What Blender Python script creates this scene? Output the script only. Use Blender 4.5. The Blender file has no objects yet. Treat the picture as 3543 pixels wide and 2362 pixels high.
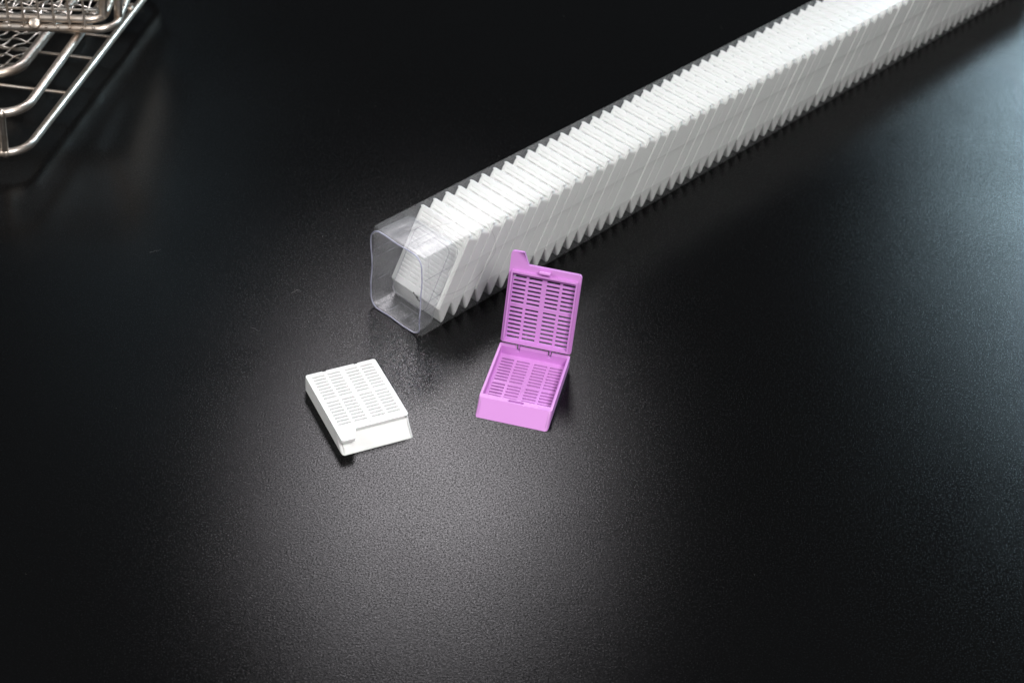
import bpy, bmesh, math, random
from mathutils import Vector, Matrix

random.seed(7)
S = 0.001                                   # everything below is written in millimetres
scene = bpy.context.scene
COL = scene.collection
PI = math.pi
R = math.radians

# ------------------------------------------------------------------ materials
def new_mat(name):
    m = bpy.data.materials.new(name); m.use_nodes = True
    nt = m.node_tree; nt.nodes.clear()
    out = nt.nodes.new('ShaderNodeOutputMaterial')
    return m, nt, out

def N(nt, kind, **kw):
    n = nt.nodes.new(kind)
    for k, v in kw.items():
        if k in n.inputs: n.inputs[k].default_value = v
        else: setattr(n, k, v)
    return n

def plastic(name, col, rough=0.38, sss=0.2, bump=0.04, scale=.001):
    m, nt, out = new_mat(name)
    p = N(nt, 'ShaderNodeBsdfPrincipled')
    p.inputs['Roughness'].default_value = rough
    p.inputs['Subsurface Weight'].default_value = sss
    p.inputs['Subsurface Radius'].default_value = (1, .8, .9)
    p.inputs['Subsurface Scale'].default_value = scale
    p.inputs['IOR'].default_value = 1.46
    tc = N(nt, 'ShaderNodeTexCoord')
    nz = N(nt, 'ShaderNodeTexNoise'); nz.inputs['Scale'].default_value = 180; nz.inputs['Detail'].default_value = 4
    nt.links.new(tc.outputs['Object'], nz.inputs['Vector'])
    mix = N(nt, 'ShaderNodeMix', data_type='RGBA')
    mix.inputs['A'].default_value = (*[c * .97 for c in col], 1)
    mix.inputs['B'].default_value = (*col, 1)
    nt.links.new(nz.outputs['Fac'], mix.inputs['Factor'])
    nt.links.new(mix.outputs['Result'], p.inputs['Base Color'])
    nf = N(nt, 'ShaderNodeTexNoise'); nf.inputs['Scale'].default_value = 2600; nf.inputs['Detail'].default_value = 2
    nt.links.new(tc.outputs['Object'], nf.inputs['Vector'])
    b = N(nt, 'ShaderNodeBump'); b.inputs['Strength'].default_value = bump; b.inputs['Distance'].default_value = 0.0001
    nt.links.new(nf.outputs['Fac'], b.inputs['Height']); nt.links.new(b.outputs['Normal'], p.inputs['Normal'])
    nt.links.new(p.outputs['BSDF'], out.inputs['Surface'])
    return m

def facing_fresnel(nt, f0):
    """Schlick reflectance that reads the same from both sides of a sheet"""
    lw = N(nt, 'ShaderNodeLayerWeight'); lw.inputs['Blend'].default_value = .5
    pw = N(nt, 'ShaderNodeMath', operation='POWER'); pw.inputs[1].default_value = 5
    ml = N(nt, 'ShaderNodeMath', operation='MULTIPLY_ADD'); ml.inputs[1].default_value = 1 - f0; ml.inputs[2].default_value = f0
    nt.links.new(lw.outputs['Facing'], pw.inputs[0]); nt.links.new(pw.outputs[0], ml.inputs[0])
    return ml, lw

def clear(name, tint, haze, haze_col, rough=0.06, wob=0.0, gloss_col=(1, 1, 1)):
    """thin clear plastic film: passes light, mirrors by Fresnel, with a little milky scatter"""
    m, nt, out = new_mat(name)
    tr = N(nt, 'ShaderNodeBsdfTransparent'); tr.inputs['Color'].default_value = (*tint, 1)
    df = N(nt, 'ShaderNodeBsdfDiffuse'); df.inputs['Color'].default_value = (*haze_col, 1)
    gl = N(nt, 'ShaderNodeBsdfGlossy'); gl.inputs['Roughness'].default_value = rough
    gl.inputs['Color'].default_value = (*gloss_col, 1)
    fr, fcos = facing_fresnel(nt, .022)
    tc = N(nt, 'ShaderNodeTexCoord')
    nz = N(nt, 'ShaderNodeTexNoise'); nz.inputs['Scale'].default_value = 160; nz.inputs['Detail'].default_value = 5
    nt.links.new(tc.outputs['Object'], nz.inputs['Vector'])
    mr = N(nt, 'ShaderNodeMapRange')
    mr.inputs['From Min'].default_value = .35; mr.inputs['From Max'].default_value = .75
    mr.inputs['To Min'].default_value = haze * .6; mr.inputs['To Max'].default_value = haze * 1.5
    nt.links.new(nz.outputs['Fac'], mr.inputs['Value'])
    m1 = N(nt, 'ShaderNodeMixShader'); m2 = N(nt, 'ShaderNodeMixShader')
    nt.links.new(mr.outputs['Result'], m1.inputs['Fac'])
    nt.links.new(tr.outputs[0], m1.inputs[1]); nt.links.new(df.outputs[0], m1.inputs[2])
    nt.links.new(fr.outputs[0], m2.inputs['Fac'])
    nt.links.new(m1.outputs[0], m2.inputs[1]); nt.links.new(gl.outputs[0], m2.inputs[2])
    if wob:
        n2 = N(nt, 'ShaderNodeTexNoise'); n2.inputs['Scale'].default_value = 110; n2.inputs['Detail'].default_value = 0
        nt.links.new(tc.outputs['Object'], n2.inputs['Vector'])
        b = N(nt, 'ShaderNodeBump'); b.inputs['Strength'].default_value = wob; b.inputs['Distance'].default_value = 0.002
        nt.links.new(n2.outputs['Fac'], b.inputs['Height'])
        nt.links.new(b.outputs['Normal'], gl.inputs['Normal']); nt.links.new(b.outputs['Normal'], fcos.inputs['Normal'])
    nt.links.new(m2.outputs[0], out.inputs['Surface'])
    return m

def steel(name, col, rough):
    m, nt, out = new_mat(name)
    p = N(nt, 'ShaderNodeBsdfPrincipled'); p.inputs['Metallic'].default_value = 1
    tc = N(nt, 'ShaderNodeTexCoord')
    nz = N(nt, 'ShaderNodeTexNoise'); nz.inputs['Scale'].default_value = 130; nz.inputs['Detail'].default_value = 6
    nt.links.new(tc.outputs['Object'], nz.inputs['Vector'])
    cr = N(nt, 'ShaderNodeValToRGB')
    cr.color_ramp.elements[0].position = .32; cr.color_ramp.elements[0].color = (col[0] * .55, col[1] * .48, col[2] * .42, 1)
    cr.color_ramp.elements[1].position = .62; cr.color_ramp.elements[1].color = (*col, 1)
    nt.links.new(nz.outputs['Fac'], cr.inputs['Fac']); nt.links.new(cr.outputs['Color'], p.inputs['Base Color'])
    mr = N(nt, 'ShaderNodeMapRange')
    mr.inputs['To Min'].default_value = rough * 1.5; mr.inputs['To Max'].default_value = rough * .6
    nt.links.new(nz.outputs['Fac'], mr.inputs['Value']); nt.links.new(mr.outputs['Result'], p.inputs['Roughness'])
    b = N(nt, 'ShaderNodeBump'); b.inputs['Strength'].default_value = .25; b.inputs['Distance'].default_value = .0003
    n2 = N(nt, 'ShaderNodeTexNoise'); n2.inputs['Scale'].default_value = 500; n2.inputs['Detail'].default_value = 3
    nt.links.new(tc.outputs['Object'], n2.inputs['Vector'])
    nt.links.new(n2.outputs['Fac'], b.inputs['Height']); nt.links.new(b.outputs['Normal'], p.inputs['Normal'])
    nt.links.new(p.outputs['BSDF'], out.inputs['Surface'])
    return m

def table_mat():
    """black lacquered board with a fine pebbled skin: each pebble its own gloss, a few of them glinting"""
    m, nt, out = new_mat('black_pebbled_board')
    L_ = nt.links.new
    df = N(nt, 'ShaderNodeBsdfDiffuse'); df.inputs['Color'].default_value = (.0028, .0028, .0029, 1)
    gl = N(nt, 'ShaderNodeBsdfGlossy'); gl.distribution = 'BECKMANN'; gl.inputs['Roughness'].default_value = .235
    gs = N(nt, 'ShaderNodeBsdfGlossy'); gs.distribution = 'BECKMANN'; gs.inputs['Roughness'].default_value = .31
    fr, lw = facing_fresnel(nt, .022)
    tc = N(nt, 'ShaderNodeTexCoord')
    n1 = N(nt, 'ShaderNodeTexNoise'); n1.inputs['Scale'].default_value = 1700; n1.inputs['Detail'].default_value = 1.5; n1.inputs['Roughness'].default_value = .6
    L_(tc.outputs['Object'], n1.inputs['Vector'])
    g = N(nt, 'ShaderNodeMapRange'); g.inputs['From Min'].default_value = .33; g.inputs['From Max'].default_value = .67
    g.inputs['To Min'].default_value = .25; g.inputs['To Max'].default_value = 1.75
    L_(n1.outputs['Fac'], g.inputs['Value'])
    big = N(nt, 'ShaderNodeTexNoise'); big.inputs['Scale'].default_value = 14; big.inputs['Detail'].default_value = 4   # wiped, uneven sheen
    L_(tc.outputs['Object'], big.inputs['Vector'])
    bg_ = N(nt, 'ShaderNodeMapRange'); bg_.inputs['From Min'].default_value = .3; bg_.inputs['From Max'].default_value = .7
    bg_.inputs['To Min'].default_value = .88; bg_.inputs['To Max'].default_value = 1.12
    L_(big.outputs['Fac'], bg_.inputs['Value'])
    gm = N(nt, 'ShaderNodeMath', operation='MULTIPLY'); L_(g.outputs['Result'], gm.inputs[0]); L_(bg_.outputs['Result'], gm.inputs[1])
    fg = N(nt, 'ShaderNodeMath', operation='MULTIPLY'); L_(fr.outputs[0], fg.inputs[0]); L_(gm.outputs[0], fg.inputs[1])
    n2 = N(nt, 'ShaderNodeTexNoise'); n2.inputs['Scale'].default_value = 2100; n2.inputs['Detail'].default_value = 0
    mp = N(nt, 'ShaderNodeMapping'); mp.inputs['Location'].default_value = (3.1, 1.7, .4)
    L_(tc.outputs['Object'], mp.inputs['Vector']); L_(mp.outputs[0], n2.inputs['Vector'])
    sp = N(nt, 'ShaderNodeMapRange'); sp.inputs['From Min'].default_value = .64; sp.inputs['From Max'].default_value = .76
    sp.inputs['To Min'].default_value = 0; sp.inputs['To Max'].default_value = .04
    L_(n2.outputs['Fac'], sp.inputs['Value'])
    b = N(nt, 'ShaderNodeBump'); b.inputs['Strength'].default_value = 1; b.inputs['Distance'].default_value = .00004
    L_(n1.outputs['Fac'], b.inputs['Height']); L_(b.outputs['Normal'], gl.inputs['Normal'])
    mx = N(nt, 'ShaderNodeMixShader'); m2 = N(nt, 'ShaderNodeMixShader')
    L_(fg.outputs[0], mx.inputs['Fac']); L_(df.outputs[0], mx.inputs[1]); L_(gl.outputs[0], mx.inputs[2])
    L_(sp.outputs['Result'], m2.inputs['Fac']); L_(mx.outputs[0], m2.inputs[1]); L_(gs.outputs[0], m2.inputs[2])
    L_(m2.outputs[0], out.inputs['Surface'])
    return m

WHITE = plastic('white_acetal', (.81, .808, .797), sss=.4, scale=.002)
PURPLE = plastic('lilac_acetal', (.60, .26, .63), sss=.06)
FILM = clear('clear_pvc_film', (.988, .99, .99), .016, (.8, .82, .84), rough=.27)
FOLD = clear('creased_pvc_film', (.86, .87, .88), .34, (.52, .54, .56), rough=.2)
FOLDL = clear('highlit_pvc_fold', (.86, .87, .88), .5, (.85, .88, .92), rough=.25)  # lighter copy of FOLD: bright edge lines put into its haze colour
BAND = clear('pressed_pvc_band', (.955, .955, .955), .03, (.6, .62, .62), rough=.2)
CAPM = clear('clear_moulded_plug', (.985, .985, .99), .038, (.78, .79, .83), rough=.27, wob=.05)
PLUGF = clear('milky_plug_floor', (.985, .985, .988), .26, (.86, .86, .88), rough=.2, wob=.2)
RIMM = clear('cut_plastic_edge', (.68, .68, .80), .42, (.66, .67, .80), rough=.15)
STEEL = steel('worn_stainless', (.66, .60, .54), .36)
WIRE = steel('bright_stainless_wire', (.80, .77, .72), .34)
TABLE = table_mat()

# ------------------------------------------------------------------ helpers
def link_mesh(name, me, mat, parent=None, mats=None):
    o = bpy.data.objects.new(name, me); COL.objects.link(o)
    me.materials.clear()
    for mm in (mats or [mat]): me.materials.append(mm)
    if parent: o.parent = parent
    return o

def empty(name, loc=(0, 0, 0)):
    o = bpy.data.objects.new(name, None); COL.objects.link(o)
    o.location = Vector(loc) * S; o.empty_display_size = .005
    return o

def tag(o, label, cat, group=None, kind=None):
    o['label'] = label; o['category'] = cat
    if group: o['group'] = group
    if kind: o['kind'] = kind
    return o

def voxel(xs, ys, zs, solid, warp=None):
    """watertight mesh of the solid cells of a rectilinear grid"""
    bm = bmesh.new(); vs = {}
    def v(i, j, k):
        if (i, j, k) not in vs:
            c = Vector((xs[i], ys[j], zs[k]))
            if warp: c = warp(c)
            vs[(i, j, k)] = bm.verts.new(c)
        return vs[(i, j, k)]
    nx, ny, nz = len(xs) - 1, len(ys) - 1, len(zs) - 1
    occ = {}
    for i in range(nx):
        for j in range(ny):
            for k in range(nz):
                occ[(i, j, k)] = solid((xs[i] + xs[i+1]) / 2, (ys[j] + ys[j+1]) / 2, (zs[k] + zs[k+1]) / 2)
    for (i, j, k), s in occ.items():
        if not s: continue
        g = lambda a, b, c: occ.get((a, b, c), False)
        if not g(i-1, j, k): bm.faces.new((v(i, j, k), v(i, j, k+1), v(i, j+1, k+1), v(i, j+1, k)))
        if not g(i+1, j, k): bm.faces.new((v(i+1, j, k), v(i+1, j+1, k), v(i+1, j+1, k+1), v(i+1, j, k+1)))
        if not g(i, j-1, k): bm.faces.new((v(i, j, k), v(i+1, j, k), v(i+1, j, k+1), v(i, j, k+1)))
        if not g(i, j+1, k): bm.faces.new((v(i, j+1, k), v(i, j+1, k+1), v(i+1, j+1, k+1), v(i+1, j+1, k)))
        if not g(i, j, k-1): bm.faces.new((v(i, j, k), v(i, j+1, k), v(i+1, j+1, k), v(i+1, j, k)))
        if not g(i, j, k+1): bm.faces.new((v(i, j, k+1), v(i+1, j, k+1), v(i+1, j+1, k+1), v(i, j+1, k+1)))
    return bm

def finish(bm, name, bev=.18, seg=2, ang=35, smooth=32, xf=None):
    """dissolve flat seams, soften the arrises, bake to one mesh in metres"""
    bmesh.ops.dissolve_limit(bm, angle_limit=R(1), verts=bm.verts, edges=bm.edges)
    if xf: bmesh.ops.transform(bm, matrix=xf, verts=bm.verts)
    bmesh.ops.scale(bm, vec=(S, S, S), verts=bm.verts)
    me = bpy.data.meshes.new(name + '_raw'); bm.to_mesh(me); bm.free()
    if bev:
        o = bpy.data.objects.new('tmp', me); COL.objects.link(o)
        md = o.modifiers.new('b', 'BEVEL'); md.width = bev * S; md.segments = seg
        md.limit_method = 'ANGLE'; md.angle_limit = R(ang); md.use_clamp_overlap = True
        me.polygons.foreach_set('use_smooth', [True] * len(me.polygons))
        wn = o.modifiers.new('w', 'WEIGHTED_NORMAL'); wn.weight = 90; wn.keep_sharp = True
        dg = bpy.context.evaluated_depsgraph_get()
        m2 = bpy.data.meshes.new_from_object(o.evaluated_get(dg))
        bpy.data.objects.remove(o); bpy.data.meshes.remove(me); me = m2
    me.name = name
    if not bev:
        me.polygons.foreach_set('use_smooth', [True] * len(me.polygons))
        me.set_sharp_from_angle(angle=R(smooth))
    return me

def round_corners(bm, test, off, seg=4):
    bmesh.ops.dissolve_limit(bm, angle_limit=R(1), verts=bm.verts, edges=bm.edges)
    es = [e for e in bm.edges if test(e.verts[0].co) and test(e.verts[1].co) and abs(e.verts[0].co.z - e.verts[1].co.z) > 1e-4]
    if es: bmesh.ops.bevel(bm, geom=es, offset=off, segments=seg, affect='EDGES', profile=.5, clamp_overlap=False)

def smooth_path(pts, n=8, closed=False):
    P = [Vector(p) for p in pts]; out = []; m = len(P)
    rng = range(m) if closed else range(m - 1)
    for i in rng:
        if closed: a, b, c, d = P[(i-1) % m], P[i], P[(i+1) % m], P[(i+2) % m]
        else: a, b, c, d = P[max(i-1, 0)], P[i], P[i+1], P[min(i+2, m-1)]
        for k in range(n):
            t = k / n
            out.append(.5 * ((2*b) + (c-a)*t + (2*a-5*b+4*c-d)*t*t + (3*b-a-3*c+d)*t**3))
    if not closed: out.append(P[-1])
    return out

def fillet_path(pts, rad, n=8, closed=False):
    """polyline with circularly rounded corners"""
    P = [Vector(p) for p in pts]; out = []; m = len(P)
    rads = rad if isinstance(rad, (list, tuple)) else [rad] * m
    for i in range(m):
        if not closed and i in (0, m - 1): out.append(P[i]); continue
        a, b, c = P[i-1], P[i], P[(i+1) % m]
        u = (a - b).normalized(); w = (c - b).normalized()
        th = u.angle(w); r = rads[i]
        t = r / math.tan(th / 2)
        p0, p1 = b + u * t, b + w * t
        ctr = b + (u + w).normalized() * (r / math.sin(th / 2))
        v0, v1 = p0 - ctr, p1 - ctr
        ang = v0.angle(v1)
        for k in range(n + 1):
            s = k / n
            out.append(ctr + (v0 * math.sin((1-s) * ang) + v1 * math.sin(s * ang)) / math.sin(ang))
    return out

def tube_bm(bm, path, r, seg=10, closed=False, caps=True):
    P = [Vector(p) for p in path]; m = len(P); rings = []
    up = None
    for i in range(m):
        if closed: t = (P[(i+1) % m] - P[i-1]).normalized()
        else: t = (P[min(i+1, m-1)] - P[max(i-1, 0)]).normalized()
        if up is None:
            up = Vector((0, 0, 1)) if abs(t.z) < .9 else Vector((1, 0, 0))
        n = (up - t * up.dot(t)).normalized(); up = n
        b = t.cross(n)
        rr = r(i / max(m-1, 1)) if callable(r) else r
        rings.append([bm.verts.new(P[i] + (n * math.cos(a) + b * math.sin(a)) * rr)
                      for a in [2 * PI * k / seg for k in range(seg)]])
    for i in range(m if closed else m - 1):
        A, B = rings[i], rings[(i+1) % m]
        for k in range(seg):
            bm.faces.new((A[k], A[(k+1) % seg], B[(k+1) % seg], B[k]))
    if not closed and caps:
        bm.faces.new(rings[0][::-1]); bm.faces.new(rings[-1])
    return bm

def ball_bm(bm, c, r, sc=(1, 1, 1), seg=12):
    g = bmesh.ops.create_uvsphere(bm, u_segments=seg, v_segments=max(6, seg // 2), radius=r)
    bmesh.ops.scale(bm, vec=sc, verts=g['verts']); bmesh.ops.translate(bm, vec=Vector(c), verts=g['verts'])

def mesh_of(bm, name, smooth=45):
    bmesh.ops.recalc_face_normals(bm, faces=bm.faces)
    bmesh.ops.scale(bm, vec=(S, S, S), verts=bm.verts)
    me = bpy.data.meshes.new(name); bm.to_mesh(me); bm.free()
    me.polygons.foreach_set('use_smooth', [True] * len(me.polygons))
    me.set_sharp_from_angle(angle=R(smooth))
    return me

def sub(a, b):                                # world point relative to a thing's base
    return Vector(a) - Vector(b)

# ------------------------------------------------------------------ camera (solved from the photograph's vanishing lines)
F, PITCH, ROLL, CAMH = 6021.64, R(39.369), R(4.944), 442.6
cam = bpy.data.cameras.new('camera'); camo = bpy.data.objects.new('camera', cam); COL.objects.link(camo)
fwd = Vector((0, math.cos(PITCH), -math.sin(PITCH))); rt0 = Vector((1, 0, 0)); up0 = rt0.cross(fwd)
cr, sr = math.cos(ROLL), math.sin(ROLL)
rt = cr * rt0 + sr * up0; up = -sr * rt0 + cr * up0
camo.matrix_world = Matrix(((rt.x, up.x, -fwd.x, 0), (rt.y, up.y, -fwd.y, 0), (rt.z, up.z, -fwd.z, CAMH * S), (0, 0, 0, 1)))
cam.sensor_width = 36; cam.lens = F / 3543 * 36
cam.clip_start = .02; cam.clip_end = 30
cam.dof.use_dof = True; cam.dof.focus_distance = .665; cam.dof.aperture_fstop = 20
scene.camera = camo

# ------------------------------------------------------------------ table
bm = bmesh.new()
bmesh.ops.create_cube(bm, size=1)
bmesh.ops.scale(bm, vec=(1900, 1700, 18), verts=bm.verts)
bmesh.ops.translate(bm, vec=(0, 650, -9), verts=bm.verts)
t = link_mesh('tabletop', finish(bm, 'tabletop', bev=1.0), TABLE)
t['kind'] = 'structure'

# ------------------------------------------------------------------ tissue cassettes
WD, L, HB, HT, SL = 28.5, 40.0, 5.45, 6.9, 5.75
h = WD / 2
COLS = [(-12.3, -7.2), (-6.15, -.95), (.95, 6.15), (7.2, 12.3)]
def rows(y0):                                   # 8 + 8 slots, first one nearest the hinge
    c = [y0 - 1.815 * k for k in range(8)] + [y0 - 15.4 - 1.815 * k for k in range(8)]
    return sorted((y - .48, y + .48) for y in c)

def in_slot(x, y, rws):
    return any(a < x < b for a, b in COLS) and any(a < y < b for a, b in rws)

def breaks(*groups):
    vals = []
    for g in groups: vals += list(g)
    vals = sorted(vals); out = []
    for q in vals:
        if not out or q - out[-1] > 1e-6: out.append(q)
    return out

def cassette_base(slots=True, HB=HB, L=L, SL=SL, name='cassette_base'):
    rws = rows(35.45) if slots else []
    flat = [q for r in rws for q in r]; fc = [q for c in COLS for q in c] if slots else []
    xs = breaks((-h, h, -13.3, 13.3, -7.3, -5.9, 5.3, 6.9, -2.9, 2.9), fc)
    ys = breaks((0, 6.4, 7.5, 8.1, 38.35, L), flat)
    zs = [0, 1.3, HB - 2.2, HB - 1.9, HB]
    def solid(x, y, z):
        if z < 1.3: return not in_slot(x, y, rws) if slots else True
        if abs(x) > 13.3: return True
        if y < 8.1: return not (z > HB - 2.2 and abs(x) < 2.9 and 6.4 < y < 7.5)
        if y > 38.35: return not (z > HB - 1.9 and (-7.3 < x < -5.9 or 5.3 < x < 6.9))
        return False
    def warp(c):
        if c.y < 1e-6: c.y = c.z / HB * SL
        return c
    bm = voxel(xs, ys, zs, solid, warp)
    round_corners(bm, lambda c: abs(abs(c.x) - h) < 1e-4 and abs(c.y - c.z / HB * SL) < 1e-3, 1.3)
    round_corners(bm, lambda c: abs(abs(c.x) - h) < 1e-4 and abs(c.y - L) < 1e-3, .7 if name == 'cassette_base' else 1.5)
    return finish(bm, name, bev=.2 if name == 'cassette_base' else .1)

def cassette_lid(frame, tab=True, name='cassette_lid', packed=False):
    """closed position: plate from HB to HT over the base, hinge edge at y = L"""
    hw = 13.7 if packed else h; yf = 6.15 if packed else 5.5; ye = 39.2
    rws = rows(37.6)
    if packed: rws = [(a + .1, b - .1) for a, b in rws]
    flat = [q for r in rws for q in r]; fc = [q for c in COLS for q in c]
    FX0, FX1, FY0, FY1 = 12.5, 13.15, 8.25, 39.05
    xs = breaks((-h, h, -hw, hw, -6.9, -7.3, -5.8, 5.5, 7.0), fc, (-FX0, FX0, -FX1, FX1))
    ys = breaks((.4, 5.5, 39.6, L) if tab else (yf, ye, 39.6, L), flat, (FY0, FY0 + .7, FY1 - .7, FY1))
    G = .04                                     # the plate sits a hair above the base rim
    PZ = HT - (.62 if frame else .5 if packed else 1.0)
    hw = 13.7 if packed else h; yf = 6.15 if packed else 5.5; ye = 39.2                               # the slotted panel is thinner than the flange round it
    zs = breaks((HB + G, PZ, HT), (HB - 1.75, ) if frame else ())
    def solid(x, y, z):
        if z < HB + G:
            return abs(x) < FX1 and FY0 < y < FY1 and not (abs(x) < FX0 and FY0 + .7 < y < FY1 - .7)
        if y < yf: return x < -6.9
        if packed and abs(x) > hw and y < ye: return False
        if y > 39.6 and (-7.3 < x < -5.8 or 5.5 < x < 7.0): return False
        if not packed and z < PZ and abs(x) < FX0 and FY0 + .7 < y < FY1 - .7: return False
        return not (in_slot(x, y, rws) and (not packed or z > PZ))   # packed lids: the slots show as shallow pale troughs
    def warp(c):
        if c.y < .5 and abs(c.x + 6.9) < .5: c.x = -9.2
        elif c.y < .5 and -13 < c.x < -6.9: c.x = -h + (c.x + h) * .685
        if c.y < .5: c.y += .15
        return c
    bm = voxel(xs, ys, zs, solid, warp)
    round_corners(bm, lambda c: c.z > HB and abs(c.x - h) < 1e-4 and abs(c.y - 5.5) < 1e-3, 1.6, 5)
    if packed: round_corners(bm, lambda c: c.z > HB and abs(abs(c.x) - hw) < 1e-4 and abs(c.y - yf) < 1e-3, 1.2, 4)
    round_corners(bm, lambda c: c.z > HB and abs(abs(c.x) - h) < 1e-4 and abs(c.y - L) < 1e-3, .75 if packed else 1.0)
    if tab:
        round_corners(bm, lambda c: c.z > HB and c.y < .7 and (abs(c.x + 9.2) < .01 or abs(c.x + h) < .01), 1.3, 5)
    if frame:
        round_corners(bm, lambda c: c.z < HB + G + 1e-4 and abs(abs(c.x) - FX1) < 1e-4 and (abs(c.y - FY0) < 1e-4 or abs(c.y - FY1) < 1e-4), .6, 3)
    # lid pivots about the hinge line: move that line to the origin
    return finish(bm, name, bev=.14 if packed else .2, xf=Matrix.Translation((0, -L, -HB)))

base_me = cassette_base()
lid_me = cassette_lid(False)
open_lid_me = cassette_lid(True, name='open_cassette_lid')

# --- the closed white one on the table
white = empty('tissue_cassette', (-45.92, 471.47, 0)); white.rotation_euler.z = R(28.34)
tag(white, 'closed white slotted cassette lying alone flat on the black tabletop', 'cassette')
link_mesh('base', base_me, WHITE, white)
wl = link_mesh('lid', lid_me, WHITE, white); wl.location = Vector((0, L, HB)) * S
bm = bmesh.new(); bmesh.ops.create_cube(bm, size=1)
bmesh.ops.scale(bm, vec=(.7, .9, .16), verts=bm.verts); bmesh.ops.translate(bm, vec=(-.6, 7.3 - L, HT - HB + .05), verts=bm.verts)
link_mesh('moulding_mark', finish(bm, 'moulding_mark', bev=.05), WHITE, wl)

# --- the open lilac one
lilac = empty('tissue_cassette', (2.27, 490.05, 0)); lilac.rotation_euler.z = R(-10.27)
tag(lilac, 'open lilac slotted cassette with its lid raised on the black tabletop', 'cassette')
base2 = base_me.copy(); link_mesh('base', base2, PURPLE, lilac)
lid = link_mesh('lid', open_lid_me, PURPLE, lilac)
TILT = 77.67
# lid plane turns about x: closed direction (-y) swings up to TILT above the table at the back
lid.rotation_euler.x = -R(180 - TILT)
tl = R(TILT)
lid.location = Vector((0, L + .45 * math.cos(tl) + .75 * 0, HB + .45 * math.sin(tl))) * S
# latch hook on the lid's inner face
LATCH_Y, zi = 7.25 - L, .02
prof = [(0, 0), (0, -2.3), (.35, -2.55), (1.05, -2.3), (1.2, -1.75), (.8, -1.5), (.75, 0)]
bm = bmesh.new()
for sx in (0,):
    a = [bm.verts.new((-2.2, LATCH_Y - p[0], p[1] + zi)) for p in prof]
    b = [bm.verts.new((2.2, LATCH_Y - p[0], p[1] + zi)) for p in prof]
    bm.faces.new(a); bm.faces.new(b[::-1])
    for i in range(len(prof)):
        j = (i + 1) % len(prof); bm.faces.new((a[i], b[i], b[j], a[j]))
bmesh.ops.recalc_face_normals(bm, faces=bm.faces)
link_mesh('latch', finish(bm, 'latch', bev=.12), PURPLE, lid)
for hx in (-6.55, 6.1):
    bm = bmesh.new(); bmesh.ops.create_cube(bm, size=1)
    bmesh.ops.scale(bm, vec=(.75, 3.4, .7), verts=bm.verts)
    bmesh.ops.translate(bm, vec=(hx, .35, .45), verts=bm.verts)
    link_mesh('hinge', finish(bm, 'hinge', bev=.12), PURPLE, lid)

# ------------------------------------------------------------------ clear sleeve full of cassettes
TYAW = R(-41.06); TX, TY = -47.29, 546.75
TW, TH, TLEN = 29.2, 39.0, 486.0
TW2 = TW / 2
TM = Matrix.Translation(Vector((TX, TY, 0)) * S) @ Matrix.Rotation(TYAW, 4, 'Z')

def film_profile():
    """outer outline of the sleeve's section, folds and pressed creases marked"""
    pts = []                                    # (x, z, is_fold)
    f = .55
    def fold(cx, cz, a0, flag=True):
        for k in range(5):
            a = R(a0 + 90 * k / 4)
            pts.append((cx + f * math.cos(a), cz + f * math.sin(a), flag))
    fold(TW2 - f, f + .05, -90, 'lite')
    for z in (10.7, 24.9):                      # creases on the right wall
        if z > 20: pts.append((TW2, 21.2, 'band'))
        pts.append((TW2, z - .55, False)); pts.append((TW2 + .16, z, True)); pts.append((TW2, z + .2, True))
    fold(TW2 - f, TH - f, 0)
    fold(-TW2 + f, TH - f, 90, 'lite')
    for z in (24.9, 10.7):
        pts.append((-TW2, z + .2, False)); pts.append((-TW2 - .16, z, True)); pts.append((-TW2, z - .55, True))
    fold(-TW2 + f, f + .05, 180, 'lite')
    return pts

prof = film_profile()
bm = bmesh.new()
stations = [.3, 3, 8, 20, 40] + list(range(80, int(TLEN), 40)) + [TLEN]
def bow(x, z, y):                               # the film is never dead straight
    k = math.sin(y * .021) * .12 + math.sin(y * .0077 + 1) * .22
    fx = x / TW2; w = (1 - abs(2 * z / TH - 1)) * .5
    return x + (fx * k * w if abs(fx) > .9 else 0), z + (.18 * math.sin(y * .017) * (1 - fx * fx) if z > TH - 1 else 0)
outer, inner = [], []
th = .22
n = len(prof)
for y in stations:
    ro, ri = [], []
    for (x, z, _) in prof:
        bx, bz = bow(x, z, y)
        ro.append(bm.verts.new((bx, y, bz)))
        ix = bx - math.copysign(min(th, abs(bx)), bx) if abs(bx) > TW2 - 1 else bx
        iz = bz + th if bz < 1 else (bz - th if bz > TH - 1 else bz)
        ri.append(bm.verts.new((ix, y, iz)))
    outer.append(ro); inner.append(ri)
for s in range(len(stations) - 1):
    for k in range(n):
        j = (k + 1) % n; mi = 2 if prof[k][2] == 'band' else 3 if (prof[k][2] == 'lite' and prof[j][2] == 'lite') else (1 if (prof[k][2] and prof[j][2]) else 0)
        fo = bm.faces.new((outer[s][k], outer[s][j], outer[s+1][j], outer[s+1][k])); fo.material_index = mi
        fi = bm.faces.new((inner[s][k], inner[s+1][k], inner[s+1][j], inner[s][j])); fi.material_index = 0
for k in range(n):
    j = (k + 1) % n
    f0 = bm.faces.new((outer[0][k], inner[0][k], inner[0][j], outer[0][j])); f0.material_index = 1
    f1 = bm.faces.new((outer[-1][k], outer[-1][j], inner[-1][j], inner[-1][k])); f1.material_index = 1
sleeve = empty('packing_sleeve', (TX, TY, 0)); sleeve.rotation_euler.z = TYAW
tag(sleeve, 'long clear plastic sleeve holding a row of white cassettes on the black tabletop', 'packaging')
link_mesh('film', mesh_of(bm, 'sleeve_film', 20), None, sleeve, mats=[FILM, FOLD, BAND, FOLDL])

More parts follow.
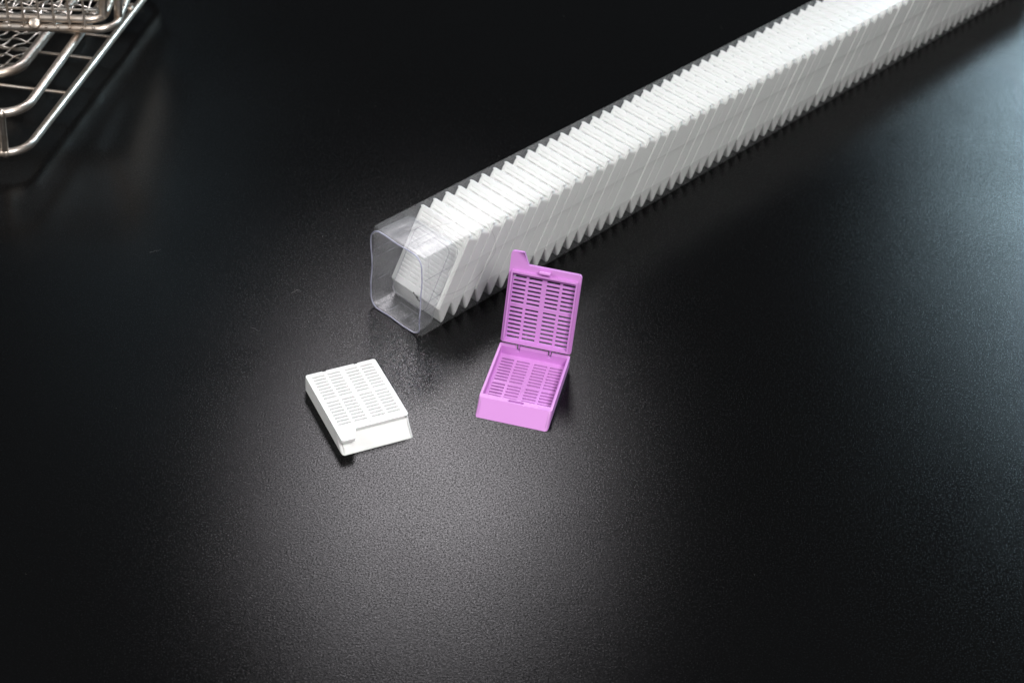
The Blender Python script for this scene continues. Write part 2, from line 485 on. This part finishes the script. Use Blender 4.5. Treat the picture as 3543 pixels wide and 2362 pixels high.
# plug in the near end: a moulded cup with grooves, its floor sloping with the first cassette
def rrect(hw, hh, rad, per=7, side=13):
    pts = []
    for (sx, sz, a0) in ((1, -1, -90), (1, 1, 0), (-1, 1, 90), (-1, -1, 180)):
        cx, cz = sx * (hw - rad), sz * (hh - rad)
        for k in range(per + 1):
            a = R(a0 + 90 * k / per); pts.append((cx + rad * math.cos(a), cz + rad * math.sin(a)))
        nxt = {(1, -1): (1, 1), (1, 1): (-1, 1), (-1, 1): (-1, -1), (-1, -1): (1, -1)}[(sx, sz)]
        ax, az = pts[-1]
        a1 = R(a0 + 90)
        bx, bz = nxt[0] * (hw - rad) + rad * math.cos(a1), nxt[1] * (hh - rad) + rad * math.sin(a1)
        for k in range(1, side + 1):
            s = k / (side + 1); pts.append((ax + (bx - ax) * s, az + (bz - az) * s))
    return pts
CZ = TH / 2 + .05
HW, HH = TW2 - .32, TH / 2 - .36
def groove(x, z, d):
    """two shallow channels pressed into each wall"""
    g = 0.0
    t = x if abs(z) > HH - .6 and abs(x) < HW - 3 else (z * .8 if abs(x) > HW - .6 and abs(z) < HH - 3 else None)
    if t is not None:
        for c in (-4.6, 4.6):
            q = abs(t - c)
            if q < 1.7: g = d * min(1, (1.7 - q) / .5)
    return g
def end_y(z):                                   # z from the table
    if z > 31: return 20.3 - (z - 31) ** 2 * .045
    if z > 7.5: return 8.3 + (z - 7.5) * .515
    return 8.3
bm = bmesh.new(); rings = []
base_pts = rrect(HW, HH, 4.6)
def ring(fn):
    rr = []
    for (x, z) in base_pts:
        rr.append(bm.verts.new(fn(x, z)))
    rings.append(rr)
def wall(depth, gd, shrink):
    def fn(x, z):
        g = groove(x, z, gd) + shrink
        e = end_y(z + CZ) - 1.0
        y = depth * e if depth < 2 else depth
        cx = math.copysign(max(abs(x) - (HW - 4.6), 0), x); cz = math.copysign(max(abs(z) - (HH - 4.6), 0), z)
        if abs(x) < HW - 4.5: cx = 0
        if abs(z) < HH - 4.5: cz = 0
        q = math.hypot(cx, cz) or 1
        X, Z = x - cx / q * g, z - cz / q * g
        return (X, y, Z + CZ)
    return fn
def lip(x, z):                                  # the mouth, slightly warped
    wv = .2 * math.sin(x * .42 + z * .21 + .6) + .16 * math.sin(z * .5 - x * .17)
    gx = gz = 0
    if x < -HW + 4 and 5 < z < 17: gx = -.9 * math.sin((z - 5) / 12 * PI)
    return (x + gx, -.9 + wv * .8, z + CZ)
ring(lip)
def second(x, z):
    gx = 0
    if x < -HW + 4 and 5 < z < 17: gx = -.45 * math.sin((z - 5) / 12 * PI)
    return (x + gx, .1, z + CZ)
ring(second)
ring(wall(.12, 0, .05)); ring(wall(.2, .65, .1)); ring(wall(.55, .65, .25)); ring(wall(.86, .65, .45)); ring(wall(.97, .2, .7))
def floor_ring(k, dy):
    def fn(x, z):
        return (x * k, end_y(z * k + CZ) - dy, z * k + CZ)
    return fn
ring(floor_ring(.90, .85)); ring(floor_ring(.72, .85)); ring(floor_ring(.685, 2.1)); ring(floor_ring(.45, 2.2)); ring(floor_ring(.2, 2.2))
n = len(base_pts)
for q, (a, b) in enumerate(zip(rings[:-1], rings[1:])):
    for k in range(n):
        bm.faces.new((a[k], a[(k+1) % n], b[(k+1) % n], b[k])).material_index = 1 if q >= 6 else 0
bm.faces.new(rings[-1]).material_index = 1
bmesh.ops.recalc_face_normals(bm, faces=bm.faces)
ret = bmesh.ops.solidify(bm, geom=bm.faces[:], thickness=.18)
plug = link_mesh('end_plug', mesh_of(bm, 'end_plug', 50), None, sleeve, mats=[CAPM, PLUGF])
bm = bmesh.new()
lp = [Vector(lip(x, z)) for x, z in base_pts]
tube_bm(bm, lp, .27, seg=8, closed=True)
link_mesh('plug_rim', mesh_of(bm, 'plug_rim', 60), RIMM, plug)
# moulded creases: the plug's inner end, the raised panel on its floor and the runs of the channels
bm = bmesh.new()
for fn in (floor_ring(.93, .8), floor_ring(.70, 1.9)):
    tube_bm(bm, [Vector(fn(x, z)) for x, z in base_pts], .09, seg=5, closed=True)
for (x, z) in ((-6.3, HH), (-2.9, HH), (2.9, HH), (6.3, HH), (-5.9, -HH), (5.9, -HH), (2.2, -HH)):
    zz = z - math.copysign(.28, z); e = end_y(zz + CZ) - 1.2
    tube_bm(bm, [Vector((x, 1.2, zz + CZ)), Vector((x * .98, e * .5, zz * .995 + CZ)), Vector((x * .95, e, zz * .98 + CZ))], .08, 5)
for (x, z) in ((HW, 7.8), (HW, -3.6), (HW, -7.9), (-HW, 7.8), (-HW, 3.6), (-HW, -7.9)):
    xx = x - math.copysign(.28, x); e = end_y(z + CZ) - 1.2
    tube_bm(bm, [Vector((xx, 1.2, z + CZ)), Vector((xx, e * .5, z + CZ)), Vector((xx * .98, e, z * .97 + CZ))], .08, 5)
CREASE = clear('moulded_crease', (.7, .7, .74), .3, (.6, .6, .66), rough=.2)
link_mesh('plug_crease', mesh_of(bm, 'plug_crease', 60), CREASE, plug)
# small dark patches on the plug's floor
DARKM, nt, out = new_mat('dark_patch_mat'); p = N(nt, 'ShaderNodeBsdfPrincipled'); p.inputs['Base Color'].default_value = (.03, .028, .026, 1); p.inputs['Roughness'].default_value = .6
nt.links.new(p.outputs[0], out.inputs[0])
bm = bmesh.new()
for (sx, sz, sw, sh) in ((1.2, 10.4, .5, .45), (2.2, 10.0, .45, .35), (3.5, 9.7, .9, .7), (5.0, 9.1, 1.1, .35), (4.4, 9.3, .5, .25)):
    ball_bm(bm, (sx, end_y(sz) - 1.75, sz), 1, (sw, .06, sh), 10)
link_mesh('dark_patch', mesh_of(bm, 'dark_patch'), DARKM, plug)

# clear seal folded over the near top edge of the sleeve
outl = [(12.4, 8), (13.2, 13), (12.5, 18.2), (10.2, 24.2), (7.3, 28.5), (3.9, 31.9), (.7, 34.2), (-4.1, 37), (-9, 39.2), (-14, 40), (-17, 39), (-20.7, 35.2),
        (-23.3, 31), (-25, 26), (-25.4, 20), (-24, 13), (-21, 7.5), (-14, 3.6), (-6, 2.2), (2, 2.4), (8, 4.2)]
def on_sleeve(u, y, lift=.2):
    if u > 0: return Vector((TW2 - u, y, TH + lift))
    return Vector((TW2 + lift, y, TH + u))
cl = smooth_path([(u, y, 0) for u, y in outl], 6, True)
bm = bmesh.new()
path = []
for i in range(len(cl)):
    a, b = cl[i], cl[(i+1) % len(cl)]
    path.append(on_sleeve(a.x, a.y))
    if a.x * b.x < 0:
        s = a.x / (a.x - b.x); yy = a.y + (b.y - a.y) * s
        path.append(Vector((TW2 + .12, yy, TH + .12)))
tube_bm(bm, path, .035, seg=5, closed=True)
SEALM = clear('seal_edge', (.6, .6, .6), .25, (.6, .6, .6), rough=.3)
seal = link_mesh('seal_outline', mesh_of(bm, 'seal_outline', 60), SEALM, sleeve)

# the cassettes: one row, leaning back, every one an object of its own
LEAN = R(28.4); PITCHMM = 6.875; Y0 = 12.0
ZS = .862                                       # pressed shut in the pack
stack_lid = cassette_lid(False, tab=False, name='packed_cassette_lid', packed=True)
stack_base = cassette_base(HB=6.5, L=39.15, SL=6.05, name='packed_cassette_base')
proto = empty('tissue_cassette')
pb = link_mesh('base', stack_base, WHITE, proto)
pl = link_mesh('lid', stack_lid, WHITE, proto)
pl.location = Vector((0, L, HB)) * S
GRP = 'white cassettes packed in the clear sleeve'
def stand(o, y, lean, dx, dz, roll=0):
    # local x -> across, local y -> up the lean, local z -> towards the open end
    ax = Vector((1, 0, 0)); ay = Vector((0, math.sin(lean), math.cos(lean))); az = Vector((0, -math.cos(lean), math.sin(lean)))
    M = Matrix(((ax.x, ay.x, az.x, dx * S), (ax.y, ay.y, az.y, y * S), (ax.z, ay.z, az.z, dz * S), (0, 0, 0, 1)))
    M = TM @ M @ Matrix.Rotation(roll, 4, 'Z')
    o.matrix_world = M @ Matrix.Diagonal((.985, .985, ZS, 1))
NC = 67
for i in range(NC):
    if i == 0:
        o = proto
        tag(o, 'white cassette standing first in the clear sleeve, its slotted lid facing the plug', 'cassette', GRP)
    else:
        o = proto.copy(); COL.objects.link(o)
        for ch in (pb, pl):
            c = ch.copy(); COL.objects.link(c); c.parent = o
        tag(o, 'white cassette leaning between two others in the clear sleeve packed row', 'cassette', GRP)
        if i == NC - 1: o['label'] = 'white cassette last in the sleeve row, cut off by the picture edge'
    stand(o, Y0 + i * PITCHMM + random.uniform(-.05, .05), LEAN + R(random.uniform(-.2, .2)), random.uniform(-.2, .2), .48 + random.uniform(0, .12), R(random.uniform(-.15, .15)))

# ------------------------------------------------------------------ stainless laboratory wire ware, top left
def rod(name, path, r, mat, parent, base, closed=False, seg=14):
    bm = bmesh.new(); tube_bm(bm, [sub(p, base) for p in path], r, seg, closed)
    return link_mesh(name, mesh_of(bm, name, 60), mat, parent)

def in_rrect(p, c, rad):
    """inside a convex quad c (ccw) with corners cut by radius rad (approx.)"""
    for i in range(4):
        a, b = Vector(c[i]), Vector(c[(i+1) % 4]); e = (b - a); nrm = Vector((-e.y, e.x)).normalized()
        if (p - a).dot(nrm) < 0: return False
    for i in range(4):
        v = Vector(c[i]); u = (Vector(c[i-1]) - v).normalized(); w = (Vector(c[(i+1) % 4]) - v).normalized()
        t = rad / math.tan(u.angle(w) / 2)
        ctr = v + (u + w).normalized() * (rad / math.sin(u.angle(w) / 2))
        q = p - v
        if q.dot(u) < t and q.dot(w) < t and (p - ctr).length > rad: return False
    return True

def woven(name, quad, rad, z, step_a, step_b, r, amp, mat, parent, base, ang_a, ang_b):
    """crimped wire cloth clipped to a round-cornered quad"""
    bm = bmesh.new()
    c = Vector((sum(q[0] for q in quad) / 4, sum(q[1] for q in quad) / 4))
    R0 = max((Vector(q) - c).length for q in quad)
    for fam, (ang, step, other) in enumerate(((ang_a, step_a, step_b), (ang_b, step_b, step_a))):
        d = Vector((math.cos(ang), math.sin(ang))); nn = Vector((-d.y, d.x))
        for k in range(-int(R0 / step) - 1, int(R0 / step) + 2):
            run = []
            m = int(2 * R0 / (other / 4))
            for q in range(m + 1):
                s = -R0 + q * other / 4
                p = c + nn * (k * step + .12 * math.sin(s * .3 + k)) + d * s
                ok = in_rrect(p, quad, rad)
                if ok:
                    ph = (k + fam) * PI + s / other * PI
                    run.append((p.x, p.y, z + amp * math.sin(ph) * (1 if fam else 1)))
                if (not ok or q == m) and run:
                    if len(run) > 2: tube_bm(bm, [sub(x, base) for x in run], r, 6)
                    run = []
    return link_mesh(name, mesh_of(bm, name, 60), mat, parent)

# --- rack: two bent loops on posts with thin floor bars
RB = (-270, 710, 0)
rack = empty('wire_rack', RB)
tag(rack, 'open stainless wire rack of two bent loops under the mesh basket', 'rack')
lowz, upz = 10, 33
low = [(-194.5, 800, lowz), (-219.2, 627.6, lowz), (-345, 606, lowz), (-322, 800, lowz)]
upp = [(-198.5, 790, upz), (-216.2, 623.4, upz), (-345, 606, upz), (-324, 790, upz)]
rod('lower_loop', fillet_path(low, [14, 13, 14, 14], 8, True), 1.9, STEEL, rack, RB, True)
rod('upper_loop', fillet_path(upp, [14, 13, 14, 14], 8, True), 2.05, STEEL, rack, RB, True)
def xlow(y): return -219.2 + (y - 627.6) / (800 - 627.6) * (219.2 - 194.5)
for y in (679.2, 711, 732.2, 765):
    rod('floor_bar', [(xlow(y) - .3, y - .9, lowz), (-333, y + 6.5, lowz)], .85, STEEL, rack, RB, seg=8)
for pi, (px, py, qx, qy) in enumerate(((-227.3, 626.6, -225.0, 621.9), (-300, 614.0, -300, 612.6), (-335, 695, -336, 690), (-325, 760, -325, 755), (-260, 800, -260, 790))):
    rod('post', [(px, py, 1.2 if pi > 2 else lowz), (px, py, lowz + .1), (qx, qy, upz)], 1.7, STEEL, rack, RB)
    bm = bmesh.new()
    ball_bm(bm, sub((px, py, lowz), RB), 2.55, (1.1, 1, .95)); ball_bm(bm, sub((qx, qy, upz), RB), 2.4, (1, 1, .9)); ball_bm(bm, sub((px + .3*(qx-px), py - 1.2, 28), RB), 1.6)
    if pi > 2: ball_bm(bm, sub((px, py, 1.7), RB), 1.7, (1.2, 1.2, 1))
    link_mesh('weld', mesh_of(bm, 'weld'), STEEL, rack)

# --- mesh tray lying on the rack's floor bars
TB = (-280, 740, 11)
trz = 13.45
tray = empty('mesh_tray', TB)
tag(tray, 'round cornered wire mesh tray lying low inside the open rack', 'tray')
tquad = [(-238.9, 684.2), (-224, 800), (-325, 800), (-336, 676)]
rod('rim', fillet_path([(x, y, trz) for x, y in tquad], 15, 9, True), 2.55, STEEL, tray, TB, True)
woven('wire_mesh', tquad, 15, trz, 7.4, 6.6, .46, .75, WIRE, tray, TB, R(-4), R(62))

# --- mesh basket standing on the rack
BB = (-245, 740, 35)
bkt = empty('wire_basket', BB)
tag(bkt, 'stainless mesh basket with upright wires standing on top of the rack', 'basket')
bz = 36.9
fy = lambda x: 692.6 + (x + 194) * .118          # the front edge's line
bq = [(-192.6, 692.8), (-196.5, 810), (-318, 812), (-330, fy(-330))]
rod('base_rod', fillet_path([(x, y, bz) for x, y in bq], 9, 8, True), 1.85, STEEL, bkt, BB, True)
uq = [(-198.2, 694.6), (-202, 804), (-314, 806), (-326, fy(-326) + 2.6)]
rod('inner_rod', fillet_path([(x, y, bz + 3.5) for x, y in uq], 7, 8, True), 2.0, STEEL, bkt, BB, True)
woven('wire_mesh', uq, 7, bz + 2.2, 7.2, 6.7, .5, .8, WIRE, bkt, BB, R(5), R(88))
TOPZ = 82
def wire(x, y, lx, ly):
    rod('wire', [(x, y, bz + 1.3), (x + lx * .4, y + ly * .3, bz + 4.2), (x + lx, y + ly, bz + 14), (x + lx * 3.2, y + ly * 3.2, TOPZ)], .58, STEEL, bkt, BB, seg=7)
for k in range(14):
    x = -205.3 - 6.7 * k; wire(x, fy(x) - .75, -.7, 1.6)
for k in range(12):
    y = 712 + 6.7 * k; wire(bq[0][0] - .033 * (y - 692) + .6, y, -1.6, .2)
# horizontal side wires that the upright wires cross
rod('side_wire', [(-200.5, fy(-200) + 2.6, bz + 8.2), (-328, fy(-328) + 2.6, bz + 8.2)], .62, WIRE, bkt, BB, seg=8)
for (a, b) in (((-198.9, 697.6, bz + 3), (-195.2, 700.2, TOPZ)), ((-193.3, 703.0, bz), (-190.5, 706, TOPZ))):
    rod('corner_post', [a, b], 2.0, STEEL, bkt, BB)
rod('top_rim', fillet_path([(-189.5, 699, TOPZ), (-193, 816, TOPZ), (-322, 818, TOPZ), (-334, fy(-334) + 6, TOPZ)], 9, 8, True), 2.0, STEEL, bkt, BB, True)
for x in (-238.7, -233.0, -222.5, -217.2, -211.9, -206.6, -201.6):
    bm = bmesh.new(); ball_bm(bm, sub((x, fy(x) - 1.55, bz + 1.35), BB), .72)
    link_mesh('weld_bead', mesh_of(bm, 'weld_bead'), STEEL, bkt)
bd = Vector((.1, -.72, .62)).normalized()
p0 = Vector((-227.6, fy(-227.6) - .2, bz + 1.9))
rod('boss', [p0, p0 + bd * 2.2, p0 + bd * 2.5], lambda t: 2.6 if t < .9 else 2.2, STEEL, bkt, BB, seg=24)
bm = bmesh.new(); ball_bm(bm, sub((-201.8, 757.5, lowz + 1.3), RB), 1.9)
link_mesh('weld', mesh_of(bm, 'weld'), STEEL, rack)

# ------------------------------------------------------------------ dust and lint on the board
DUST, nt, out = new_mat('pale_dust'); p = N(nt, 'ShaderNodeBsdfPrincipled'); p.inputs['Base Color'].default_value = (.25, .25, .25, 1); p.inputs['Roughness'].default_value = .8
nt.links.new(p.outputs[0], out.inputs[0])
bm = bmesh.new()
rd = random.Random(3)
def free(x, y):
    v = Vector((x - TX, y - TY)); yy = -v.x * math.sin(TYAW) + v.y * math.cos(TYAW); xx = v.x * math.cos(TYAW) + v.y * math.sin(TYAW)
    if abs(xx) < 17 and yy > -5: return False
    return (Vector((x + 55, y - 490)).length > 32) and (Vector((x - 7, y - 508)).length > 34) and not (x < -180 and y > 610)
k = 0
while k < 130:
    x, y = rd.uniform(-230, 240), rd.uniform(360, 840)
    if not free(x, y): continue
    k += 1
    ball_bm(bm, (x, y, .08), rd.choice((.04, .05, .06, .07, .11)), (1, rd.uniform(.6, 1.6), .7), 6)
for (x, y, a) in ((-104.6, 534.0, .2), (-154.0, 577.0, 1.1), (-88.0, 560.0, 2.2)):
    pts = []
    for q in range(5):
        pts.append((x, y, .12)); a += rd.uniform(-.9, .9); x += 1.2 * math.cos(a); y += 1.2 * math.sin(a)
    tube_bm(bm, smooth_path(pts, 4), .022, 5)
dust = link_mesh('dust', mesh_of(bm, 'dust'), DUST)
tag(dust, 'pale specks of dust and lint scattered over the black board', 'dust', kind='stuff')

# ------------------------------------------------------------------ light
w = bpy.data.worlds.new('World'); scene.world = w; w.use_nodes = True
bg = w.node_tree.nodes['Background']; bg.inputs['Color'].default_value = (.8, .9, 1, 1); bg.inputs['Strength'].default_value = .045

def lamp(name, loc, aim, size, power, col=(1, 1, 1), size_y=None, shape='RECTANGLE', spread=180):
    l = bpy.data.lights.new(name, 'AREA'); o = bpy.data.objects.new(name, l); COL.objects.link(o)
    l.shape = shape; l.size = size * S
    if shape in ('RECTANGLE', 'ELLIPSE'): l.size_y = (size_y or size) * S
    l.energy = power; l.color = col; l.spread = R(spread)
    o.location = Vector(loc) * S
    d = (Vector(aim) - Vector(loc)).normalized()
    o.rotation_euler = d.to_track_quat('-Z', 'Y').to_euler()
    return o
lamp('key_lamp', (-60, 1075, 605), (-20, 470, 0), 230, 1.8, (1, .955, 1), shape='DISK')
lamp('back_softbox', (60, 560, 1150), (60, 620, 0), 420, 3.2, (1, .99, .98))
lamp('left_softbox', (-975, 65, 715), (-20, 540, 0), 420, 7.8, (1, .985, .97))
lamp('front_right_fill', (420, -330, 1120), (80, 660, 0), 420, 20.0, (1, .985, .97))  # fill lamp added to brighten the sleeve's right side
for k, (dx, dz, ww, hh, pw, tilt) in enumerate(((-70, -130, 60, 420, 2.2, 28), (90, -170, 70, 520, 6.5, 28), (290, -130, 120, 520, 13.0, 28), (500, -220, 100, 460, 8.0, 28))):
    o = lamp('window_light', (860 + dx, 2420 - dx * .35, 1200 + dz), (150, 650, 0), ww, pw, (.62, .86, 1), size_y=hh)
    o.rotation_euler.rotate_axis('Z', R(tilt))
lamp('far_window_light', (-760, 2880, 1810), (-100, 600, 0), 260, .35, (.6, .85, 1), size_y=320)

# ------------------------------------------------------------------ render settings
scene.render.engine = 'CYCLES'
scene.view_settings.view_transform = 'Standard'
scene.view_settings.look = 'None'
scene.view_settings.exposure = 0; scene.view_settings.gamma = 1
scene.view_settings.use_curve_mapping = False
cy = scene.cycles
cy.max_bounces = 14; cy.diffuse_bounces = 7; cy.glossy_bounces = 5; cy.transmission_bounces = 8; cy.transparent_max_bounces = 40
cy.use_denoising = True; cy.use_adaptive_sampling = False; cy.blur_glossy = 3.0; cy.caustics_reflective = False; cy.caustics_refractive = False
cy.sample_clamp_indirect = 1.2
